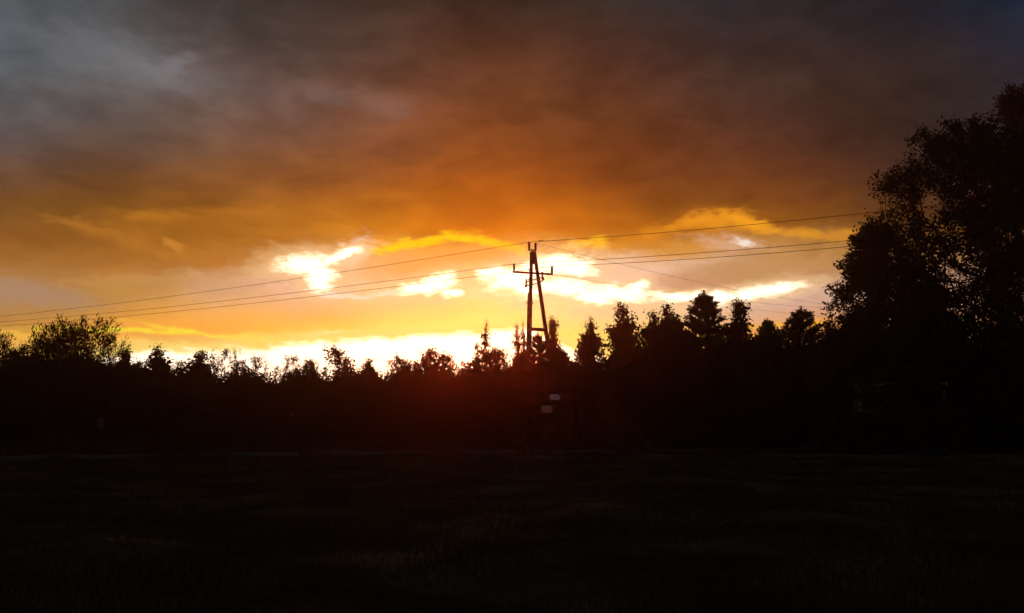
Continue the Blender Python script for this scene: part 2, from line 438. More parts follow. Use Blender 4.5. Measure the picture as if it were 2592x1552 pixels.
o_ = b_.new('ShaderNodeOutputMaterial'); nt.links.new(p_.outputs[0], o_.inputs[0])
GROUND = gm
tag(obj('ground', np_mesh('ground', GV, GF, gm, True)), kind='structure')

def gz(x, y): return float(ground_z(x, y))

# ------------------------------------------------------------------ the lane crossing the field edge
def on_ground(x, y):
    d = ray(x, y); t = -EYE / d[2]
    return d[0] * t, d[1] * t

lane = [(-620, 1172), (0, 1164), (500, 1157), (1000, 1150), (1500, 1145), (2000, 1140), (2592, 1136), (3200, 1132)]
lp = [on_ground(*p) for p in lane]
V = []; F = []
rng = np.random.default_rng(5)
path = []
for (x0, y0), (x1, y1) in zip(lp[:-1], lp[1:]):
    for t in np.linspace(0, 1, 14, endpoint=False): path.append((x0 + (x1 - x0) * t, y0 + (y1 - y0) * t))
for x, y in path:
    for w, dz in ((-1.9, 0.0), (-1.7, 0.07), (0, 0.12), (1.7, 0.07), (1.9, 0.0)):
        V.append((x, y + w + rng.normal(0, 0.04), max(gz(x, y + w), 0) + dz + 0.02))
for i in range(len(path) - 1):
    for k in range(4):
        n = i * 5 + k
        F.append((n, n + 5, n + 6, n + 1))
LANE = mat('worn_asphalt', (0.034, 0.030, 0.028), (0.024, 0.021, 0.020), 0.85, 3.0, spec=0.15, bump=0.3)
tag(obj('road', np_mesh('road', V, F, LANE, True)), kind='structure')

# ------------------------------------------------------------------ grass
def blades(P, h, w, lean, rng, mats, name):
    """one quad-tipped blade per point: triangles"""
    n = len(P)
    a = rng.uniform(0, 2 * np.pi, n)
    dx, dy = np.cos(a), np.sin(a)
    la = rng.uniform(0, 2 * np.pi, n); ll = h * rng.uniform(0, lean, n)
    b0 = P + np.column_stack([-dx * w / 2, -dy * w / 2, np.full(n, -0.02)])
    b1 = P + np.column_stack([dx * w / 2, dy * w / 2, np.full(n, -0.02)])
    tp = P + np.column_stack([np.cos(la) * ll, np.sin(la) * ll, h])
    V = np.empty((n * 3, 3)); V[0::3] = b0; V[1::3] = b1; V[2::3] = tp
    F = np.arange(n * 3).reshape(n, 3)
    return np_mesh(name, V, F, mats)

rng = np.random.default_rng(11)
GR = mat('meadow_grass', (0.050, 0.046, 0.018), (0.026, 0.026, 0.011), 0.9, 0.5, spec=0.05, trans=0.25)
STRAW = mat('dry_straw', (0.30, 0.19, 0.09), (0.18, 0.115, 0.05), 0.9, 1.2, spec=0.05, trans=0.2)
N = 110000
dist = 6.0 + 32 * rng.random(N) ** 1.5
bear = rng.uniform(-0.62, 0.62, N)
px_, py_ = dist * np.tan(bear), dist
patch = 0.5 + 0.5 * np.sin(px_ * 0.8 + 1.1 * np.sin(py_ * 0.5)) * np.sin(py_ * 0.9 + 0.7 * np.sin(px_ * 0.45))
keep = rng.random(N) < 0.45 + 0.55 * patch
px_, py_, dist, patch = px_[keep], py_[keep], dist[keep], patch[keep]
P = np.column_stack([px_, py_, ground_z(px_, py_)])
hh = (0.05 + 0.11 * patch) * rng.uniform(0.5, 1.5, len(P))
tag(obj('meadow_grass', blades(P, hh, 0.006 + 0.0011 * dist, 0.9, rng, GR, 'meadow_grass')), 'short rough meadow grass across the dark foreground field', 'grass', kind='stuff')

# pale mown swaths lying in the meadow
def swath(ctrl, width, n, rng):
    pts = np.array([on_ground(*p) for p in ctrl])
    t = rng.random(n) * (len(pts) - 1); i = np.minimum(t.astype(int), len(pts) - 2); f = (t - i)[:, None]
    c = pts[i] * (1 - f) + pts[i + 1] * f
    return c + rng.normal(0, 1, (n, 2)) * width
sw = np.vstack([swath([(880, 1428), (1060, 1400), (1230, 1330), (1400, 1300), (1560, 1285)], 0.22, 5200, rng),
                swath([(1060, 1345), (1300, 1310)], 0.12, 700, rng), swath([(1160, 1250), (1270, 1240)], 0.3, 700, rng),
                swath([(280, 1384), (460, 1386)], 0.05, 110, rng)])
P = np.column_stack([sw, ground_z(sw[:, 0], sw[:, 1])])
tag(obj('mown_straw', blades(P, rng.uniform(0.02, 0.10, len(P)), 0.02, 3.0, rng, STRAW, 'mown_straw')), 'pale dry mown straw lying in streaks on the meadow', 'straw', kind='stuff')

# tall weeds along both sides of the lane
def lane_y(x):
    X = np.array([p[0] for p in lp]); Y = np.array([p[1] for p in lp])
    return np.interp(x, X, Y)
n = 36000
x = rng.uniform(-45, 45, n)
side = rng.random(n) < 0.38
y = lane_y(x) + np.where(side, -2.6 - np.abs(rng.normal(0, 0.8, n)), 2.4 + 9 * rng.random(n) ** 1.3)
cl = 0.5 + 0.5 * np.sin(x * 1.3 + np.sin(y * 0.9 + x * 0.4))
h = np.where(side, rng.uniform(0.08, 0.75, n) * (0.2 + cl ** 3), rng.uniform(0.3, 1.1, n) * (0.5 + 0.8 * cl) * np.clip((y - lane_y(x)) / 6, 0.25, 1))
P = np.column_stack([x, y, ground_z(x, y)])
WEED = mat('tall_weed', (0.060, 0.048, 0.022), (0.028, 0.026, 0.012), 0.9, 0.8, spec=0.05, trans=0.25)
tag(obj('tall_weeds', blades(P, h, 0.05, 0.5, rng, WEED, 'tall_weeds')), 'tall dark weeds and grasses on the verge below the trees', 'weeds', kind='stuff')

# ------------------------------------------------------------------ trees
def leaves(C, size, rng, slim=0.55, up=0.2, droop=None):
    """one small folded diamond per point"""
    n = len(C)
    d = rng.normal(0, 1, (n, 3)); d[:, 2] += up
    if droop is not None: d = d * 0.5 + droop
    d /= np.linalg.norm(d, axis=1)[:, None] + 1e-9
    r = rng.normal(0, 1, (n, 3)); s = np.cross(d, r); s /= np.linalg.norm(s, axis=1)[:, None] + 1e-9
    L = (size * rng.uniform(0.6, 1.35, n))[:, None]
    V = np.empty((n * 4, 3))
    V[0::4] = C; V[1::4] = C + d * L * 0.5 + s * L * slim * 0.5
    V[2::4] = C + d * L; V[3::4] = C + d * L * 0.5 - s * L * slim * 0.5
    return V, np.arange(n * 4).reshape(n, 4)

def grow(trunk, att, bf, step, rng, lift=0.06):
    """join every twig end to the nearest wood, trunk first"""
    cap = len(trunk) + len(att) * 14
    P = np.zeros((cap, 3)); L = np.zeros(cap); par = np.full(cap, -1)
    n = len(trunk); P[:n] = trunk
    for i in range(1, n):
        par[i] = i - 1; L[i] = L[i - 1] + np.linalg.norm(P[i] - P[i - 1])
    d0 = np.min(np.linalg.norm(att[:, None] - trunk[None], axis=2), axis=1)
    tips = []
    for a in att[np.argsort(d0)]:
        dd = np.linalg.norm(P[:n] - a, axis=1)
        low = np.maximum(P[:n, 2] - a[2] + 0.15 * dd, 0)
        j = int(np.argmin(dd + bf * L[:n] + 1.6 * low))
        k = max(1, min(13, int(dd[j] / step)))
        p0 = P[j].copy(); pr = j
        for t in range(1, k + 1):
            f = t / k
            q_ = p0 + (a - p0) * f
            q_[2] -= lift * dd[j] * math.sin(math.pi * f)
            if t < k: q_ += rng.normal(0, 0.05 * step, 3)
            P[n] = q_; par[n] = pr; L[n] = L[pr] + np.linalg.norm(q_ - P[pr]); pr = n; n += 1
        tips.append(pr)
    return P[:n], par[:n], np.array(tips)

def branch_tubes(P, par, n_trunk, tip_r, rng, sides=4, power=0.46, rmax=0.2):
    n = len(P); load = np.zeros(n)
    has = np.zeros(n, bool); has[par[par >= 0]] = True
    load[~has] = 1
    for i in range(n - 1, 0, -1): load[par[i]] += load[i]
    rr = np.minimum(tip_r * np.maximum(load, 1) ** power, rmax)
    idx = np.arange(n_trunk, n)
    A = P[par[idx]]; Bp = P[idx]; ra = np.minimum(rr[par[idx]], rr[idx] * 1.3); rb = rr[idx]
    d = Bp - A; d /= np.linalg.norm(d, axis=1)[:, None] + 1e-9
    s = np.cross(d, np.array((0.31, 0.17, 0.94))); s /= np.linalg.norm(s, axis=1)[:, None] + 1e-9
    t = np.cross(d, s)
    V = []; 
    for k in range(sides):
        c, s2 = math.cos(2 * math.pi * k / sides), math.sin(2 * math.pi * k / sides)
        V.append(A + (s * c + t * s2) * ra[:, None]); V.append(Bp + (s * c + t * s2) * rb[:, None])
    m = len(idx)
    VV = np.stack(V, axis=1).reshape(-1, 3)
    base = (np.arange(m) * sides * 2)[:, None]
    F = np.vstack([base + np.array([[2 * k, 2 * ((k + 1) % sides), 2 * ((k + 1) % sides) + 1, 2 * k + 1]]) for k in range(sides)])
    return VV, F, rr

def lumps_in(rng, n, H, prof, z0, spread=1.0):
    """clump centres inside a body of revolution prof(t)=radius"""
    out = []
    while len(out) < n:
        t = rng.random(); r = prof(t)
        if rng.random() > (r / max(prof(u) for u in (0.05, 0.2, 0.4, 0.6))) ** 0.8 + 0.15: continue
        a = rng.uniform(0, 2 * math.pi); q = r * math.sqrt(rng.random()) * spread
        out.append((q * math.cos(a), q * math.sin(a), z0 + (H - z0) * t))
    return np.array(out)

def broadleaf(seed, H, prof, z0, n_lump, lump_r, att_per, leaf_per, leaf, sig, slim=0.6, lean=(0, 0), trunk_r=0.09, tip_r=0.006, bf=0.25, up=0.2, droop=None, multi=1, mats=None, top_spike=True, sides=4):
    """returns meshes trunk, branchwork, crown for one tree with its base at the origin"""
    rng = np.random.default_rng(seed)
    top = H * 0.93
    zs = np.linspace(0, top, 16)
    wob = np.cumsum(rng.normal(0, 0.012 * H, (16, 2)), axis=0) * 0.35
    tr = np.column_stack([lean[0] * (zs / top) ** 1.2 + wob[:, 0] * (zs / top), lean[1] * (zs / top) + wob[:, 1] * (zs / top), zs])
    def axis(z): return np.column_stack([np.interp(z, zs, tr[:, 0]), np.interp(z, zs, tr[:, 1])])
    C = lumps_in(rng, n_lump, H, prof, z0)
    C[:, :2] += axis(C[:, 2])
    att = []
    for c in C:
        k = max(2, int(att_per * rng.uniform(0.6, 1.4)))
        lr = lump_r * rng.uniform(0.6, 1.2) * (0.30 + 0.70 * min(1.0, prof(min(1, max(0, (c[2] - z0) / (H - z0)))) / max(prof(0.05), prof(0.3))))
        att.append(c + rng.normal(0, 1, (k, 3)) * lr * np.array((1, 1, 0.75)))
    if top_spike:
        for z in np.arange(H * 0.45, H * 0.985, 0.11):
            att.append(np.column_stack([axis(np.full(3, z)), np.full(3, z)]) + rng.normal(0, 1, (3, 3)) * (0.012 + 0.34 * (1 - z / H) ** 1.1))
    att = np.vstack(att)
    att = att[(att[:, 2] > 0.25) & (att[:, 2] < H)]
    P, par, tips = grow(tr, att, bf, max(0.22, H * 0.03), rng)
    BV, BF, rr = branch_tubes(P, par, len(tr), tip_r, rng, sides, rmax=trunk_r * 0.7)
    # leaves: round each twig end and back along the twig
    TP = P[tips]; PP = P[par[tips]]
    n = len(TP) * leaf_per
    idx = np.repeat(np.arange(len(TP)), leaf_per)
    f = rng.random(n)[:, None] ** 0.7
    ctr = PP[idx] * (1 - f) + TP[idx] * f + rng.normal(0, 1, (n, 3)) * sig
    dr = None
    if droop is not None:
        g = TP - PP; g /= np.linalg.norm(g, axis=1)[:, None] + 1e-9
        dr = g[idx] * droop[3] + np.array(droop[:3])
    lsz = leaf
    if top_spike:
        q_ = np.clip((H - ctr[:, 2]) / 1.1, 0, 1)
        lsz = leaf * (0.5 + 0.5 * q_)
        keepl = rng.random(len(ctr)) < 0.45 + 0.55 * q_
        ctr, lsz = ctr[keepl], lsz[keepl]
    LV, LF = leaves(ctr, lsz, rng, slim, up, dr)
    mt = mats or (BARK, LEAF)
    tb = MB(); tb.tube([tuple(p) for p in tr], [max(trunk_r * (1 - 0.93 * (z / top)), 0.008) * (1.25 if i == 0 else 1) for i, z in enumerate(zs)], 8)
    tm = bpy.data.meshes.new('trunk'); tm.from_pydata(tb.v, [], tb.f); tm.update(); tm.materials.append(mt[0])
    for p in tm.polygons: p.use_smooth = True
    return [('trunk', tm), ('branchwork', np_mesh('branchwork', BV, BF, mt[0], True)), ('crown', np_mesh('crown', LV, LF, mt[1]))]

def pine(seed, H, Rb, mats=None):
    """young pine: whorls of rising branches with brush-like shoots"""
    rng = np.random.default_rng(seed)
    zs = np.linspace(0, H, 14); wob = np.cumsum(rng.normal(0, 0.01 * H, (14, 2)), axis=0) * 0.25
    tr = np.column_stack([wob[:, 0], wob[:, 1], zs])
    segA, segB, ra, rb = [], [], [], []
    Np, Nd = [], []
    def shoot(p, d, L, dens):
        n = int(L * dens) + 12
        f = rng.random(n) ** 0.8
        Np.append(p + d * (L * f)[:, None] + rng.normal(0, 0.02, (n, 3)))
        q_ = rng.normal(0, 1, (n, 3)) * 0.75 + d * 1.0 + np.array((0, 0, 0.35)); Nd.append(q_)
    z = H * 0.12
    while z < H * 0.97:
        t = z / H
        r = Rb * (1 - t) ** 1.0 * rng.uniform(0.75, 1.15) + 0.06
        ax = np.array((np.interp(z, zs, tr[:, 0]), np.interp(z, zs, tr[:, 1]), z))
        k = rng.integers(5, 8); a0 = rng.uniform(0, 6.28)
        for j in range(k):
            a = a0 + 6.283 * j / k + rng.normal(0, 0.2)
            el = R(rng.uniform(10, 28) + 20 * t)
            L = r * rng.uniform(0.7, 1.15) / math.cos(el) * 0.9
            prev = ax; m = 4; rise = min(L * (math.sin(el) + 0.2), 0.62 * (H - z) + 0.02) / (math.sin(el) + 0.2)
            for s in range(1, m + 1):
                f = s / m
                p = ax + np.array((math.cos(a), math.sin(a), 0)) * L * math.cos(el) * f + np.array((0, 0, 1)) * rise * (math.sin(el) * f + 0.20 * f * f)
                segA.append(prev); segB.append(p); ra.append(0.022 * (1.1 - f) * (1 - 0.6 * t)); rb.append(0.022 * max(0.15, 0.9 - f) * (1 - 0.6 * t))
                d = p - prev; l = np.linalg.norm(d); d = d / (l + 1e-9)
                if f > 0.3:
                    shoot(prev, d, l, 110)
                    for _ in range(4):
                        dd = d + rng.normal(0, 0.45, 3) + np.array((0, 0, 0.55)); dd /= np.linalg.norm(dd)
                        shoot(prev + (p - prev) * rng.random(), dd, rng.uniform(0.22, 0.5) * min(1.0, 0.35 + (H - z) / 1.6), 95)
                prev = p
        z += H * 0.047 * rng.uniform(0.8, 1.2) + 0.06
    for k in range(5):
        a = rng.uniform(0, 6.28); dd = np.array((math.cos(a) * 0.3, math.sin(a) * 0.3, 1.0)); dd /= np.linalg.norm(dd)
        shoot(tr[-1] - np.array((0, 0, 0.55)), dd, rng.uniform(0.3, 0.6), 110)
    shoot(tr[-1] - np.array((0, 0, 0.45)), np.array((0, 0, 1.0)), 0.62, 120)
    A = np.array(segA); Bp = np.array(segB); ra = np.array(ra); rb = np.array(rb)
    d = Bp - A; d /= np.linalg.norm(d, axis=1)[:, None] + 1e-9
    s = np.cross(d, np.array((0.31, 0.17, 0.94))); s /= np.linalg.norm(s, axis=1)[:, None]
    t_ = np.cross(d, s); V = []
    for k in range(4):
        c, s2 = math.cos(math.pi * k / 2), math.sin(math.pi * k / 2)
        V.append(A + (s * c + t_ * s2) * ra[:, None]); V.append(Bp + (s * c + t_ * s2) * rb[:, None])
    VV = np.stack(V, axis=1).reshape(-1, 3); base = (np.arange(len(A)) * 8)[:, None]
    F = np.vstack([base + np.array([[2 * k, 2 * ((k + 1) % 4), 2 * ((k + 1) % 4) + 1, 2 * k + 1]]) for k in range(4)])
    C = np.vstack(Np); D = np.vstack(Nd)
    D /= np.linalg.norm(D, axis=1)[:, None]
    n = len(C); r_ = rng.normal(0, 1, (n, 3)); s_ = np.cross(D, r_); s_ /= np.linalg.norm(s_, axis=1)[:, None]
    L = rng.uniform(0.07, 0.13, n)[:, None]
    LV = np.empty((n * 4, 3)); LV[0::4] = C; LV[1::4] = C + D * L * 0.5 + s_ * 0.019; LV[2::4] = C + D * L; LV[3::4] = C + D * L * 0.5 - s_ * 0.019
    tb = MB(); tb.tube([tuple(p) for p in tr], [max(0.085 * (1 - z / H), 0.008) for z in zs], 8)
    tm = bpy.data.meshes.new('trunk'); tm.from_pydata(tb.v, [], tb.f); tm.update(); tm.materials.append(BARK)
    for p in tm.polygons: p.use_smooth = True
    return [('trunk', tm), ('branchwork', np_mesh('branchwork', VV, F, BARK, True)), ('crown', np_mesh('crown', LV, np.arange(n * 4).reshape(n, 4), NEEDLE))]

def plant(kit, name, loc, label, cat, group=None, rz=0.0, scale=(1, 1, 1)):
    o = thing(name, loc, label, cat, group, rz); o.scale = scale
    for nm, me in kit:
        p = obj(nm, me, o)
        if nm != 'trunk': p['kind'] = 'stuff'      # uncountable twigs and leaves
    return o

# kits, 6 m model height, scaled when planted
def cone(Rb, e=0.85): return lambda t: Rb * (1 - t) ** e + 0.05
def dome(Rb): return lambda t: Rb * math.sqrt(max(0.0, 1 - (1.35 * (t - 0.32)) ** 2)) + 0.05
def column(Rb): return lambda t: Rb * (0.55 + 0.45 * math.sin(math.pi * min(1, t * 1.1))) * (1 - 0.7 * t ** 3)

KITS = {
 'spire': [broadleaf(20 + i, 6.0, cone(1.95, 1.08), 0.4, 130, 0.36, 7, 12, 0.15, 0.085, 0.7, trunk_r=0.07) for i in range(4)],
 'round': [broadleaf(40 + i, 6.0, dome(1.30), 0.8, 75, 0.34, 8, 12, 0.15, 0.10, 0.7, trunk_r=0.07, top_spike=False) for i in range(3)],
 'willow': [broadleaf(60 + i, 6.0, dome(2.3), 0.5, 120, 0.40, 10, 11, 0.20, 0.10, 0.24, trunk_r=0.08, bf=0.35, droop=(0, 0, 0.35, 0.8), mats=(BARK, LEAF_WILLOW), top_spike=False) for i in range(3)],
 'poplar': [broadleaf(80 + i, 6.0, cone(0.62, 0.8), 0.5, 34, 0.14, 5, 9, 0.12, 0.06, 0.75, trunk_r=0.04) for i in range(3)],
 'twiggy': [broadleaf(100 + i, 6.0, dome(1.5), 0.6, 70, 0.40, 8, 9, 0.14, 0.08, 0.4, trunk_r=0.06, bf=0.4, droop=(0, 0, 0.4, 0.8), top_spike=False) for i in range(3)],
 'bush': [broadleaf(120 + i, 6.0, dome(2.2), 0.3, 130, 0.42, 9, 13, 0.16, 0.12, 0.7, trunk_r=0.08, top_spike=False) for i in range(3)],
 'pine': [pine(140 + i, 8.0, 2.7) for i in range(3)],
}
KH = {'pine': 8.0}
NAMES = {'spire': ('young_tree', 'tree'), 'round': ('small_tree', 'tree'), 'willow': ('willow_bush', 'bush'), 'poplar': ('slender_sapling', 'sapling'), 'twiggy': ('twiggy_shrub', 'shrub'), 'bush': ('leafy_bush', 'bush'), 'pine': ('young_pine', 'pine')}

# skyline, left to right: (kind, variant, x, top y, distance, width factor, label)
SKY = [
 ('willow', 0, -22, 838, 50, 0.85, 'feathery willow bush cut by the left edge of the picture'),
 ('willow', 1, 58, 876, 52, 0.7, 'low feathery bush in the dip right of the leftmost willow'),
 ('willow', 2, 128, 828, 50, 0.62, 'narrow feathery willow touching the left side of the tallest willow clump'),
 ('willow', 0, 212, 808, 51, 0.86, 'tallest broad feathery willow on the left, under the wires'),
 ('twiggy', 0, 290, 848, 52, 0.6, 'thin twiggy shrub on the right shoulder of the tall willow'),
 ('spire', 0, 324, 880, 51, 1.2, 'small pointed tree just right of the tall willow clump'),
 ('twiggy', 2, 362, 910, 52, 0.7, 'low shrub between two small pointed trees left of centre'),
 ('spire', 1, 412, 873, 52, 1.55, 'small tapering tree standing alone above the hedge at left, first of a pair'),
 ('twiggy', 1, 455, 912, 53, 0.7, 'low shrub in the notch between the pair of small trees at left'),
 ('spire', 2, 497, 886, 52, 1.6, 'small pyramidal tree, second of the pair at left'),
 ('twiggy', 0, 572, 884, 52, 0.8, 'spreading twiggy shrub with upright shoots, left of the bright notch'),
 ('twiggy', 1, 650, 900, 52, 0.85, 'wispy low shrub right of the bright notch in the hedge'),
 ('twiggy', 2, 728, 900, 53, 0.8, 'wispy shrub with thin upright stalks, left of the round-topped tree'),
 ('round', 0, 786, 912, 53, 0.6, 'tiny tree beside the round-topped tree, on its left'),
 ('round', 1, 852, 880, 52, 0.95, 'round-topped leafy tree under the bright band, left of centre'),
 ('spire', 3, 934, 903, 53, 1.5, 'low pointed shrub between the round-topped tree and the leafy domes'),
 ('bush', 0, 1010, 904, 52, 0.7, 'low leafy dome, smaller and left of its neighbour dome'),
 ('bush', 1, 1106, 886, 52, 0.72, 'broad leafy dome left of the slim sapling'),
 ('poplar', 0, 1229, 810, 51, 1.0, 'slim tall sapling standing clear left of the power pole'),
 ('poplar', 1, 1208, 862, 52, 1.0, 'short sapling at the foot of the slim tall sapling'),
 ('bush', 2, 1258, 884, 52, 0.55, 'low leafy bush right under the slim tall sapling'),
 ('poplar', 2, 1308, 814, 52, 0.9, 'thin pale sapling left of the pole, the farther of two'),
 ('poplar', 0, 1326, 811, 51.5, 0.75, 'thin sapling close against the left leg of the pole'),
 ('bush', 0, 1324, 888, 46.4, 0.5, 'low leafy bush at the left foot of the pole'),
 ('pine', 0, 1360, 850, 50.5, 1.0, 'low bush with upright shoots between the legs of the pole'),
 ('spire', 0, 1404, 802, 52, 0.85, 'bushy pointed tree close right of the pole'),
 ('bush', 1, 1406, 874, 46.4, 0.44, 'dense dark bush at the right foot of the pole'),
 ('spire', 1, 1492, 800, 51, 0.95, 'lone pointed tree between the pole and the right-hand trees'),
 ('spire', 2, 1588, 766, 51, 1.1, 'tall pointed tree, leftmost of the right-hand row'),
 ('spire', 3, 1652, 781, 52, 1.15, 'pointed tree leaning on its taller right neighbour'),
 ('spire', 3, 1691, 763, 51.5, 1.1, 'narrow pointed tree left of the tallest pine'),
 ('round', 2, 1722, 806, 53, 0.7, 'small round tree in the gap left of the tallest pine'),
 ('pine', 1, 1783, 741, 51, 1.55, 'tallest pine of the middle row, with a pale tip against the bright streak'),
 ('spire', 0, 1878, 758, 52, 1.3, 'pointed tree right of the tallest pine'),
 ('pine', 2, 1938, 814, 52, 1.3, 'short pine in the dip right of the row of pointed trees'),
 ('round', 0, 1975, 838, 53, 0.8, 'low tree in the dip left of the last pine'),
 ('pine', 0, 2030, 783, 51, 1.7, 'broad young pine beside the large dark trees on the right'),
]
for kd, vr, x, y, d, wf, lab in SKY:
    top = at(x, y, d)
    H = top[2]; s = H / KH.get(kd, 6.0)
    nm, cat = NAMES[kd]
    plant(KITS[kd][vr % len(KITS[kd])], nm, (top[0], top[1], gz(top[0], top[1]) - 0.03), lab, cat, 'trees along the far side of the field', rz=(x * 0.37) % 6.28, scale=(s * wf, s * wf, s))

# large dark trees on the right
def big(name, seed, xb, xt, ytop, dist, lab, prof, z0, nl, lr, ap, lpv, leaf, sig, tr_r, mats, **k):
    top = at(xt, ytop, dist); bx_ = (xb - FW / 2) / FL * dist
    kit = broadleaf(seed, top[2], prof, z0, nl, lr, ap, lpv, leaf, sig, 0.6, lean=(top[0] - bx_, 0), trunk_r=tr_r, tip_r=0.011, bf=0.22, mats=mats, top_spike=False, sides=5, **k)
    return plant(kit, name, (bx_, dist, gz(bx_, dist) - 0.05), lab, 'tree', 'large dark trees on the right')

big('large_tree', 201, 2585, 2440, 322, 50, 'large open-crowned tree on the right with sky showing through its branches', lambda t: 6.1 * math.sqrt(max(0.0, 1 - (1.44 * (t - 0.34)) ** 2)) + 0.1, 5.2, 330, 0.62, 10, 25, 0.175, 0.17, 0.26, (BARK, LEAF))
big('large_tree', 202, 2660, 2580, 216, 55, 'tallest treetop, coloured red as if backlit, at the right edge of the picture', lambda t: 4.4 * math.sqrt(max(0.0, 1 - (1.45 * (t - 0.36)) ** 2)) + 0.1, 8, 220, 0.6, 10, 25, 0.175, 0.16, 0.26, (BARK, LEAF_BACKLIT))
big('dense_tree', 203, 2235, 2225, 572, 47, 'dense dark tree with feathery left edge, in front of the large tree', lambda t: 4.0 * (1 - t) ** 0.42 * (0.6 + 0.4 * min(1, t * 4)) + 0.1, 0.8, 400, 0.46, 10, 26, 0.17, 0.13, 0.18, (BARK, LEAF))
big('dense_tree', 204, 2335, 2340, 700, 50, 'dark lower tree behind the shed filling the crook of the large tree', lambda t: 2.8 * (1 - t) ** 0.5 * (0.55 + 0.45 * min(1, t * 4)) + 0.1, 0.8, 150, 0.46, 10, 22, 0.17, 0.14, 0.16, (BARK, LEAF))
for kd, vr, x, y, d, wf, lab in [
 ('bush', 0, 2430, 815, 48, 0.75, 'dark rounded bush under the open-crowned tree'),
 ('bush', 1, 2545, 805, 47, 0.75, 'dark bush at the foot of the leaning trunk on the right'),
 ('bush', 2, 2115, 830, 48, 0.6, 'dark bush at the left foot of the dense feathery tree'),
]:
    top = at(x, y, d); s = top[2] / 6.0
    plant(KITS[kd][vr], 'leafy_bush', (top[0], top[1], gz(top[0], top[1]) - 0.03), lab, 'bush', 'large dark trees on the right', rz=x * 0.37 % 6.28, scale=(s * wf, s * wf, s))
top = at(1545, 985, 46)
kit = broadleaf(301, top[2], dome(1.1), 0.3, 26, 0.24, 7, 11, 0.12, 0.08, 0.6, trunk_r=0.04, mats=(BARK, LEAF_GOLD), top_spike=False)  # leaves given an orange base colour
plant(kit, 'orange_shrub', (top[0], top[1], gz(top[0], top[1])), 'small orange shrub right of the road signs', 'shrub')

# undergrowth: one dark mass of scrub filling the wood edge
rng = np.random.default_rng(77)
prof_px = [(-700, 900), (0, 905), (120, 890), (260, 895), (330, 925), (450, 930), (600, 938), (800, 940), (960, 945), (1060, 930), (1150, 930), (1220, 920), (1300, 915), (1360, 900), (1430, 905), (1455, 925), (1530, 905), (1570, 870), (1620, 854), (1700, 846), (1850, 842), (1920, 852), (1970, 860), (2060, 840), (2150, 830), (2400, 850), (2592, 850), (3300, 850)]
ptx = np.array([p[0] for p in prof_px], float); pty = np.array([p[1] for p in prof_px], float)
def scrub(n, leaf, y0, y1, topfrac, seed):
    rng = np.random.default_rng(seed)
    y = rng.uniform(y0, y1, n); xs = rng.uniform(-560, 3150, n)
    X = (xs - FW / 2) / FL * y
    bump = 0.30 * np.sin(X * 1.9 + 0.6 * y) + 0.22 * np.sin(X * 4.3 + 1.7 * np.sin(X)) + 0.15 * np.sin(X * 9.1 + y)
    H = (HZ - np.interp(xs, ptx, pty)) / FL * 52 + EYE - 0.25 + bump
    u = rng.random(n)
    z = H * (1 - (1 - topfrac) * u) if topfrac > 0.1 else H * 0.86 * u
    C = np.column_stack([X, y, z + ground_z(X, y)])
    return leaves(C, leaf, rng, 0.75, 0.2)
LV1, LF1 = scrub(110000, 0.15, 50, 57, 0.74, 1)
LV2, LF2 = scrub(230000, 0.29, 50.5, 58, 0.02, 2)
tag(obj('undergrowth', np_mesh('undergrowth', np.vstack([LV1, LV2]), np.vstack([LF1, LF2 + len(LV1)]), LEAF)), 'black mass of scrub and saplings below the treetops', 'undergrowth', kind='stuff')

# ------------------------------------------------------------------ the power pole
PD = 48.0
def pp(x, y, d=PD): return Vector(at(x, y, d))
base = Vector((*(pp(1337, 1060)[:2]), 0)); base.z = gz(base.x, base.y)
pole = thing('power_pole', base, 'timber A-frame power pole with crossarm and insulators, black against the sunset', 'power pole')
def rel(v): return tuple(Vector(v) - base)
gl = Vector((0, 0, -base.z - 0.3))
# near leg and far leg stand a little apart in depth
legL_top = pp(1345.3, 641); legL_bot = Vector((pp(1334, 1060).x, PD, -0.3))
legR_top = pp(1353, 641); legR_bot = Vector((pp(1428, 1060).x, PD + 0.25, -0.3))
m = MB(); m.tube([rel(legL_top), rel(legL_top.lerp(legL_bot, 0.5)), rel(legL_bot)], [0.095, 0.12, 0.15], 14); m.build('leg', TIMBER, pole, True)
m = MB(); m.tube([rel(legR_top), rel(legR_top.lerp(legR_bot, 0.5)), rel(legR_bot)], [0.095, 0.12, 0.15], 14); m.build('leg', TIMBER, pole, True)
st_top = pp(1339.5, 742, PD - 0.14); st_bot = Vector((pp(1330, 1060).x, PD - 0.16, -0.4))
m = MB(); m.tube([rel(st_top + Vector((0, 0, 0.04))), rel(st_top), rel(st_bot)], [0.06, 0.09, 0.11], 8); so_ = m.build('stub_post', CONCRETE, pole, False)
for fr in (0.06, 0.42):
    c = st_top.lerp(st_bot, fr); m = MB(); m.tube([rel(c + Vector((0.05, 0.07, -0.03))), rel(c + Vector((0.05, 0.07, 0.03)))], 0.20, 14); m.build('binding_band', STEEL, pole)
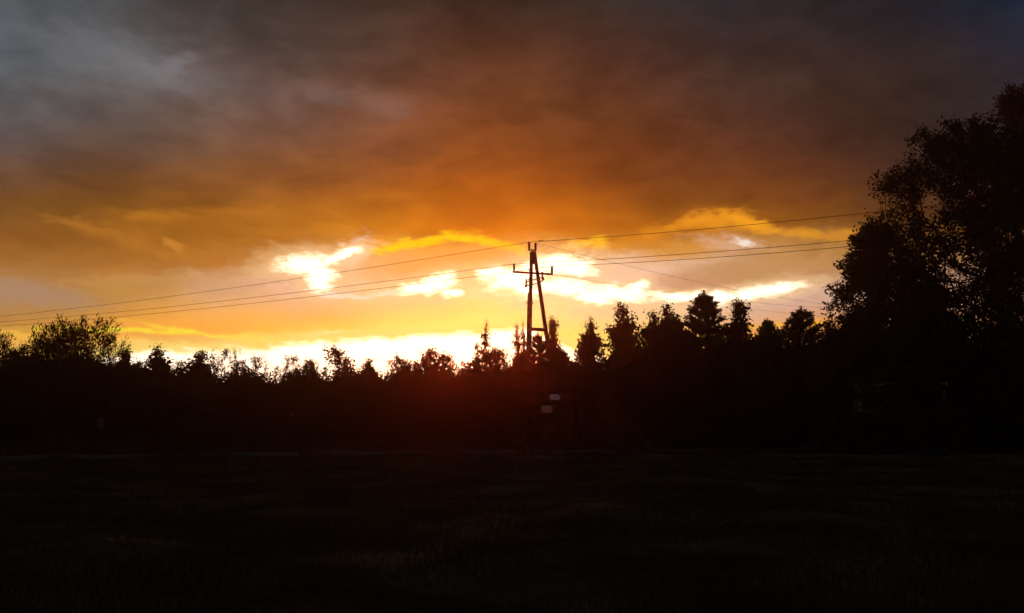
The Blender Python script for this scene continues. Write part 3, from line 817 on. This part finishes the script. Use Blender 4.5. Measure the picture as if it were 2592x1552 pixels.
# gusset and cap at the head
m = MB(); gt = pp(1349.3, 640); gb = pp(1350.5, 670)
m.v = [rel(pp(1343.5, 641, PD - 0.06)), rel(pp(1355.5, 641, PD - 0.06)), rel(pp(1357, 669, PD - 0.06)), rel(pp(1344.5, 669, PD - 0.06)),
       rel(pp(1343.5, 641, PD + 0.06)), rel(pp(1355.5, 641, PD + 0.06)), rel(pp(1357, 669, PD + 0.06)), rel(pp(1344.5, 669, PD + 0.06))]
m.f = [(0, 3, 2, 1), (4, 5, 6, 7), (0, 1, 5, 4), (2, 3, 7, 6), (1, 2, 6, 5), (3, 0, 4, 7)]
m.build('gusset_plate', TIMBER, pole)
m = MB(); cc = pp(1349.3, 640.5); m.lathe(rel(cc - Vector((0, 0, 0.02))), (0.02, 0, 1), [(0, 0.19), (0.05, 0.19), (0.09, 0.15), (0.10, 0.05)], 12); m.build('pole_cap', STEEL, pole, True)
# crossbrace low on the A
m = MB(); m.tube([rel(pp(1340, 833)), rel(pp(1380, 835))], 0.10, 10); m.build('crossbrace', TIMBER, pole, True)
# main crossarm
ca, cb = pp(1297.5, 688.3, PD - 0.16), pp(1399.6, 694.6, PD - 0.16)
def beam(m, a, b, w, h):
    a, b = Vector(a), Vector(b); d = b - a
    rot = d.to_track_quat('X', 'Z').to_matrix()
    m.box((a + b) / 2, (d.length, w, h), rot); return m
m = MB(); beam(m, rel(ca), rel(cb), 0.09, 0.10); arm = m.build('crossarm', STEEL, pole)
m = MB(); beam(m, rel(pp(1346, 668, PD - 0.14)), rel(pp(1344, 691, PD - 0.14)), 0.05, 0.05); m.build('arm_clamp', STEEL, pole)

def insulator(p, h, r, parent, tilt=(0, 0, 1), sheds=4):
    """pin insulator: steel pin under a stack of porcelain sheds"""
    p = Vector(p)
    prof = [(0.0, r * 0.45), (h * 0.06, r * 0.45)]
    for k in range(sheds):
        z = h * (0.10 + 0.72 * k / sheds)
        prof += [(z, r * 0.55), (z + h * 0.02, r), (z + h * 0.07, r * 0.92), (z + h * 0.13, r * 0.6)]
    prof += [(h * 0.84, r * 0.55), (h * 0.88, r * 0.85), (h * 0.96, r * 0.85), (h, r * 0.4)]
    m = MB(); m.lathe(p, tilt, prof, 12); o = m.build('insulator', PORCELAIN, parent, True)
    m = MB(); m.tube([p - Vector(tilt) * 0.10, p + Vector(tilt) * 0.03], 0.025, 8); m.build('pin', STEEL, o)
    return o
K = PD / FL
iL = pp(1301.3, 686.5, PD - 0.16); insulator(rel(iL), 18.5 * K, 0.078, pole)
iR = pp(1397.2, 692.5, PD - 0.16); insulator(rel(iR), 18.5 * K, 0.094, pole)
iT1 = pp(1339.3, 631); insulator(rel(iT1), 18.5 * K, 0.088, pole)
iT2 = pp(1355.4, 633); insulator(rel(iT2), 18.5 * K, 0.088, pole)
m = MB(); beam(m, rel(pp(1337, 632.6)), rel(pp(1358, 633.8)), 0.08, 0.07)
m.tube([rel(pp(1347.5, 641)), rel(pp(1347.5, 633))], 0.045, 8); m.build('head_bracket', STEEL, pole)
# lower bracket frame running across the line, with two insulators
q1, q2 = pp(1331.5, 713.5, PD - 0.9), pp(1376, 701.5, PD + 0.9)
q3, q4 = pp(1331.5, 724.0, PD - 0.9), pp(1366, 716.0, PD + 0.55)
m = MB(); beam(m, rel(q1), rel(q2), 0.05, 0.06); m.build('bracket_arm', STEEL, pole)
m = MB(); beam(m, rel(q3), rel(q4), 0.05, 0.055); beam(m, rel(q4), rel(pp(1378, 706, PD + 0.9)), 0.045, 0.05); m.build('bracket_arm', STEEL, pole)
iB1 = pp(1332, 723.5, PD - 0.9); insulator(rel(iB1), 17 * K, 0.066, pole, sheds=3)
iB2 = pp(1372.5, 704.5, PD + 0.8); insulator(rel(iB2), 17 * K, 0.072, pole, sheds=3)
for c in (pp(1374, 705, PD + 0.9), pp(1331, 724, PD - 0.9)):
    m = MB(); m.lathe(rel(c + Vector((0, 0, -0.07))), (0, 0, 1), [(0, 0.03), (0.02, 0.07), (0.10, 0.07), (0.13, 0.03)], 10); m.build('bracket_bolt', STEEL, pole, True)
for y_, x_ in ((683, 1343), (707, 1342)):
    m = MB(); m.tube([rel(pp(x_, y_, PD) + Vector((0, 0, -0.03))), rel(pp(x_, y_, PD) + Vector((0, 0, 0.03)))], 0.115, 14); m.build('pole_band', STEEL, pole)

# ------------------------------------------------------------------ wires
def wire(name, pts, label, r=0.0135, clamps=()):
    S = Vector(pts[0]); 
    m = MB(); m.tube([p - S for p in pts], r, 5); o = m.build(name, WIREM, None, True, tuple(S))
    tag(o, label, 'wire', 'overhead wires')
    for c in clamps:
        k = MB(); d = (pts[1] - pts[0]).normalized(); k.lathe(Vector(c) - S - d * 0.05, d, [(0, 0.012), (0.02, 0.045), (0.08, 0.045), (0.10, 0.012)], 8); k.build('clamp', STEEL, o, True)
    return o
def span(S, E, sag, n=30, ext=1.25):
    S, E = Vector(S), Vector(E); out_ = []
    for t in np.linspace(0, ext, n):
        p = S.lerp(E, 1) * 0 + S + (E - S) * t
        p.z -= 4 * sag * t * (1 - t) if t <= 1 else -4 * sag * (t - 1)
        out_.append(p)
    return out_
up18 = Vector((0, 0, 18.6 * K))
tL, tR, tT1, tT2 = iL + up18, iR + up18, iT1 + up18, iT2 + up18
tB1, tB2 = iB1 + Vector((0, 0, 17 * K)), iB2 + Vector((0, 0, 17 * K))
def two_way(name, S, left, right, dl, dr, sl_, sr_, lab, clamps=()):
    a = span(S, at(*left, dl), sl_); b = span(S, at(*right, dr), sr_)
    return wire(name, a[::-1] + b[1:], lab, clamps=clamps)
two_way('power_wire', tT1, (0, 801), (2186, 540), 77, 39.5, 0.30, 0.10, 'highest wire, running across the whole sky over the pole head', [at(1366, 610.6, 47.8), at(1372.5, 609.8, 47.8)])
two_way('power_wire', tL, (0, 815), (2139, 610), 77, 40.5, 0.30, 0.10, 'middle wire, held by the left end of the crossarm')
two_way('power_wire', tR, (0, 826), (2139, 625), 78, 40.5, 0.32, 0.10, 'lowest of the three long wires, held by the right end of the crossarm')
wire('branch_wire', span(tT2, at(2060, 767, 78), 0.28, ext=1.2), 'thin branch wire dropping right from the pole head', 0.008)
wire('branch_wire', span(cb, at(2060, 778, 78), 0.24, ext=1.2), 'thin branch wire dropping right from the crossarm end', 0.008)
wire('branch_wire', span(tB1, at(2012, 795, 76), 0.10, ext=1.2), 'lowest thin branch wire, passing just over the pointed trees', 0.008)
# slack jumper loops at the pole
def loop(a, b, dip, name, lab):
    a, b = Vector(a), Vector(b)
    pts = []
    for t in np.linspace(0, 1, 14):
        p = a.lerp(b, t); p.z -= 4 * dip * t * (1 - t); pts.append(p)
    wire(name, pts, lab, 0.009)
loop(at(1383, 609, 47.8), tT2, 0.28, 'jumper_wire', 'slack jumper loop hanging below the clamps at the pole head')
loop(at(1432, 674, 47.8), cb + Vector((0.1, 0, 0.0)), 0.12, 'jumper_wire', 'slack jumper loop right of the crossarm end')

# ------------------------------------------------------------------ signs
WHITE_P = mat('sign_white', (0.58, 0.72, 0.88), (0.50, 0.64, 0.82), 0.5, 5, spec=0.3)
POSTM = mat('dark_post', (0.03, 0.026, 0.024), (0.02, 0.017, 0.016), 0.8, 8)
SIGN_BLUE = mat('sign_blue_print', (0.10, 0.13, 0.30), None, 0.6, 5)
SIGN_DARK = mat('sign_dark_print', (0.03, 0.03, 0.05), None, 0.6, 5)
SIGN_BUFF = mat('sign_buff', (0.34, 0.25, 0.20), (0.28, 0.21, 0.17), 0.6, 4)
SIGN_RED = mat('sign_faded_red', (0.13, 0.055, 0.045), (0.09, 0.045, 0.038), 0.7, 9)
def board(name, x0, x1, y0, y1, d, pts, plate_m, label, post_x, extra=()):
    a = at((x0 + x1) / 2, (y0 + y1) / 2, d)
    o = thing(name, (at(post_x, y0, d)[0], d, gz(at(post_x, y0, d)[0], d)), label, 'sign')
    bs = Vector(o.location)
    k = d / FL
    m = MB(); zt = at(post_x, y0, d)[2]
    m.tube([(0, 0.045, -0.3), (0, 0.045, zt + 0.04 - bs.z)], 0.03, 10); m.build('post', POSTM, o, True)
    n = len(pts); m = MB()
    for th in (-0.012, 0.012):
        for x, y in pts:
            p = Vector(at(x, y, d)); m.v.append((p.x - bs.x, th, p.z - bs.z))
    m.f = [tuple(range(n)), tuple(range(n, 2 * n))[::-1]] + [(i, i + n, (i + 1) % n + n, (i + 1) % n) for i in range(n)]
    pl = m.build('plate', plate_m, o)
    for (ex0, ex1, ey0, ey1, mm, nm) in extra:
        m = MB(); p0 = Vector(at(ex0, ey1, d)); p1 = Vector(at(ex1, ey0, d))
        m.box(((p0.x + p1.x) / 2 - bs.x, -0.016, (p0.z + p1.z) / 2 - bs.z), (p1.x - p0.x, 0.004, p1.z - p0.z)); m.build(nm, mm, pl)
    return o
board('direction_sign', 1392, 1417, 999, 1012, 45, [(1392, 1011.5), (1392, 999), (1413, 999), (1417, 1005), (1414, 1011.5)], WHITE_P, 'small white arrow-ended road sign with bluish print, right of the pole', 1400,
      [(1394, 1409, 1003.5, 1007, SIGN_BLUE, 'print'), (1409.5, 1413, 1003, 1008, SIGN_DARK, 'arrow_mark')])
board('notice_board', 1371, 1396, 1027, 1044, 45, [(1371, 1044), (1371, 1027), (1396, 1027), (1396, 1044)], SIGN_BUFF, 'plain buff rectangular board below the arrow sign', 1384)
board('marker_sign', 246, 262, 1058, 1083, 42, [(248, 1082), (247, 1069), (246, 1059), (263, 1058), (262, 1070), (263, 1082)], SIGN_RED, 'small upright faded reddish sign alone at far left', 254, [(249, 260, 1068, 1070.5, SIGN_DARK, 'print')])

# ------------------------------------------------------------------ shed at the right
SD = 46.0
def sp(x, y, d=SD): return Vector(at(x, y, d))
sb = Vector((sp(2290, 1060).x, SD, 0))
shed = thing('shed', sb, 'low pale shed half lost in the dark under the large trees', 'shed')
def sr(v): return Vector(v) - sb
RENDERW = mat('weathered_board', (0.14, 0.125, 0.115), (0.10, 0.09, 0.08), 0.9, 4, bump=0.3)
TRIM = mat('pale_trim', (0.24, 0.19, 0.165), (0.17, 0.135, 0.115), 0.8, 4)
ROOFM = mat('corrugated_roof', (0.20, 0.19, 0.18), (0.14, 0.13, 0.12), 0.6, 4, spec=0.3)
GLASS = mat('dark_glass', (0.012, 0.012, 0.014), None, 0.15, 3, spec=0.5)
x0, x1 = sp(2174, 1060).x - sb.x, sp(2400, 1060).x - sb.x
ht = sp(2174, 966).z
m = MB(); m.box(((x0 + x1) / 2, 1.5, ht / 2 - 0.1), (x1 - x0, 2.9, ht + 0.2)); wall = m.build('wall', RENDERW, shed)
wx = np.linspace(x0 + 0.35, x0 + 2.9, 4)
for i in range(3):
    cx = (wx[i] + wx[i + 1]) / 2; w = wx[i + 1] - wx[i] - 0.12
    m = MB(); m.box((cx, 0.035, ht - 0.85), (w, 0.03, 0.62)); wn = m.build('window', GLASS, shed)
    m = MB(); m.box((cx, 0.02, ht - 0.52), (w + 0.08, 0.05, 0.05)); m.build('lintel', TRIM, wn)
    m = MB(); m.box((cx, 0.02, ht - 1.18), (w + 0.08, 0.06, 0.05)); m.build('sill', TRIM, wn)
m = MB(); m.box((x0 + 0.09, 0.0, ht / 2 + 0.02), (0.18, 0.12, ht)); m.build('corner_board', TRIM, shed)
m = MB(); m.box((x1 - 0.30, 0.0, ht / 2), (0.16, 0.12, ht)); m.build('corner_board', TRIM, shed)
m = MB(); m.box((x1 - 1.3, 0.03, 1.05), (0.9, 0.05, 2.1)); dr_ = m.build('door', mat('dark_door', (0.06, 0.05, 0.045)), shed)
m = MB(); m.lathe((x1 - 0.95, 0.0, 1.0), (0, -1, 0), [(0, 0.02), (0.04, 0.03), (0.07, 0.02)], 8); m.build('handle', STEEL, dr_)
# mono-pitch roof in corrugated sheets, lifting to the right
rl, rr_ = sp(2168, 962).z, sp(2412, 948).z
xs_ = np.linspace(x0 - 0.15, x1 + 0.3, 9)
for i in range(8):
    za = rl + (rr_ - rl) * (i / 8); zb = rl + (rr_ - rl) * ((i + 1) / 8)
    m = MB(); n_ = 8
    for j in range(n_ + 1):
        f = j / n_; zz = za + (zb - za) * f + 0.025 * math.cos(f * 2 * math.pi * 4) + (0.01 if i % 2 else 0)
        xx = xs_[i] + (xs_[i + 1] - xs_[i]) * f * 1.02
        m.v += [(xx, -0.35, zz), (xx, 3.2, zz + 0.12), (xx, 3.2, zz + 0.14), (xx, -0.35, zz + 0.02)]
    for j in range(n_):
        b0 = j * 4
        m.f += [(b0, b0 + 1, b0 + 5, b0 + 4), (b0 + 3, b0 + 7, b0 + 6, b0 + 2), (b0, b0 + 4, b0 + 7, b0 + 3), (b0 + 1, b0 + 2, b0 + 6, b0 + 5)]
    m.f += [(0, 3, 2, 1), (n_ * 4, n_ * 4 + 1, n_ * 4 + 2, n_ * 4 + 3)]
    m.build('roof_sheet', ROOFM, shed)
m = MB(); m.box(((x0 + x1) / 2, -0.06, ht - 0.12), (x1 - x0 + 0.1, 0.05, 0.2)); m.build('fascia', mat('pale_fascia', (0.40, 0.33, 0.29), (0.30, 0.25, 0.22), 0.8, 4), shed)
# bushes screening the foot of the shed
for x, y, d, wf, vr, lab in [(2182, 1040, 43.5, 0.9, 0, 'low dark bush at the left end of the shed'), (2290, 1048, 43.5, 0.9, 1, 'low dark bush before the middle of the shed'), (2398, 1036, 43.5, 0.9, 2, 'low dark bush at the right end of the shed')]:
    top = at(x, y, d); s = top[2] / 6.0
    plant(KITS['bush'][vr], 'leafy_bush', (top[0], top[1], gz(top[0], top[1])), lab, 'bush', 'bushes before the shed', rz=x % 6.28, scale=(s * wf * 1.5, s * wf * 1.5, s))

# ------------------------------------------------------------------ haze added to imitate red lens glare, lit from behind by the low sun
m = MB(); m.box((0, 0, 12.0), (7400, 7400, 26.0))
hz = m.build('glare_haze', None)
hm = bpy.data.materials.new('lens_glare_haze'); hm.use_nodes = True  # added volume that veils the hedge in red like lens glare
nt = hm.node_tree; nt.nodes.clear()
v_ = nt.nodes.new('ShaderNodeVolumePrincipled'); o_ = nt.nodes.new('ShaderNodeOutputMaterial')
v_.inputs['Color'].default_value = (1.0, 0.66, 0.52, 1)
v_.inputs['Density'].default_value = 0.0006
v_.inputs['Anisotropy'].default_value = 0.905
nt.links.new(v_.outputs[0], o_.inputs['Volume'])
hz.data.materials.clear(); hz.data.materials.append(hm)
tag(hz, kind='stuff')
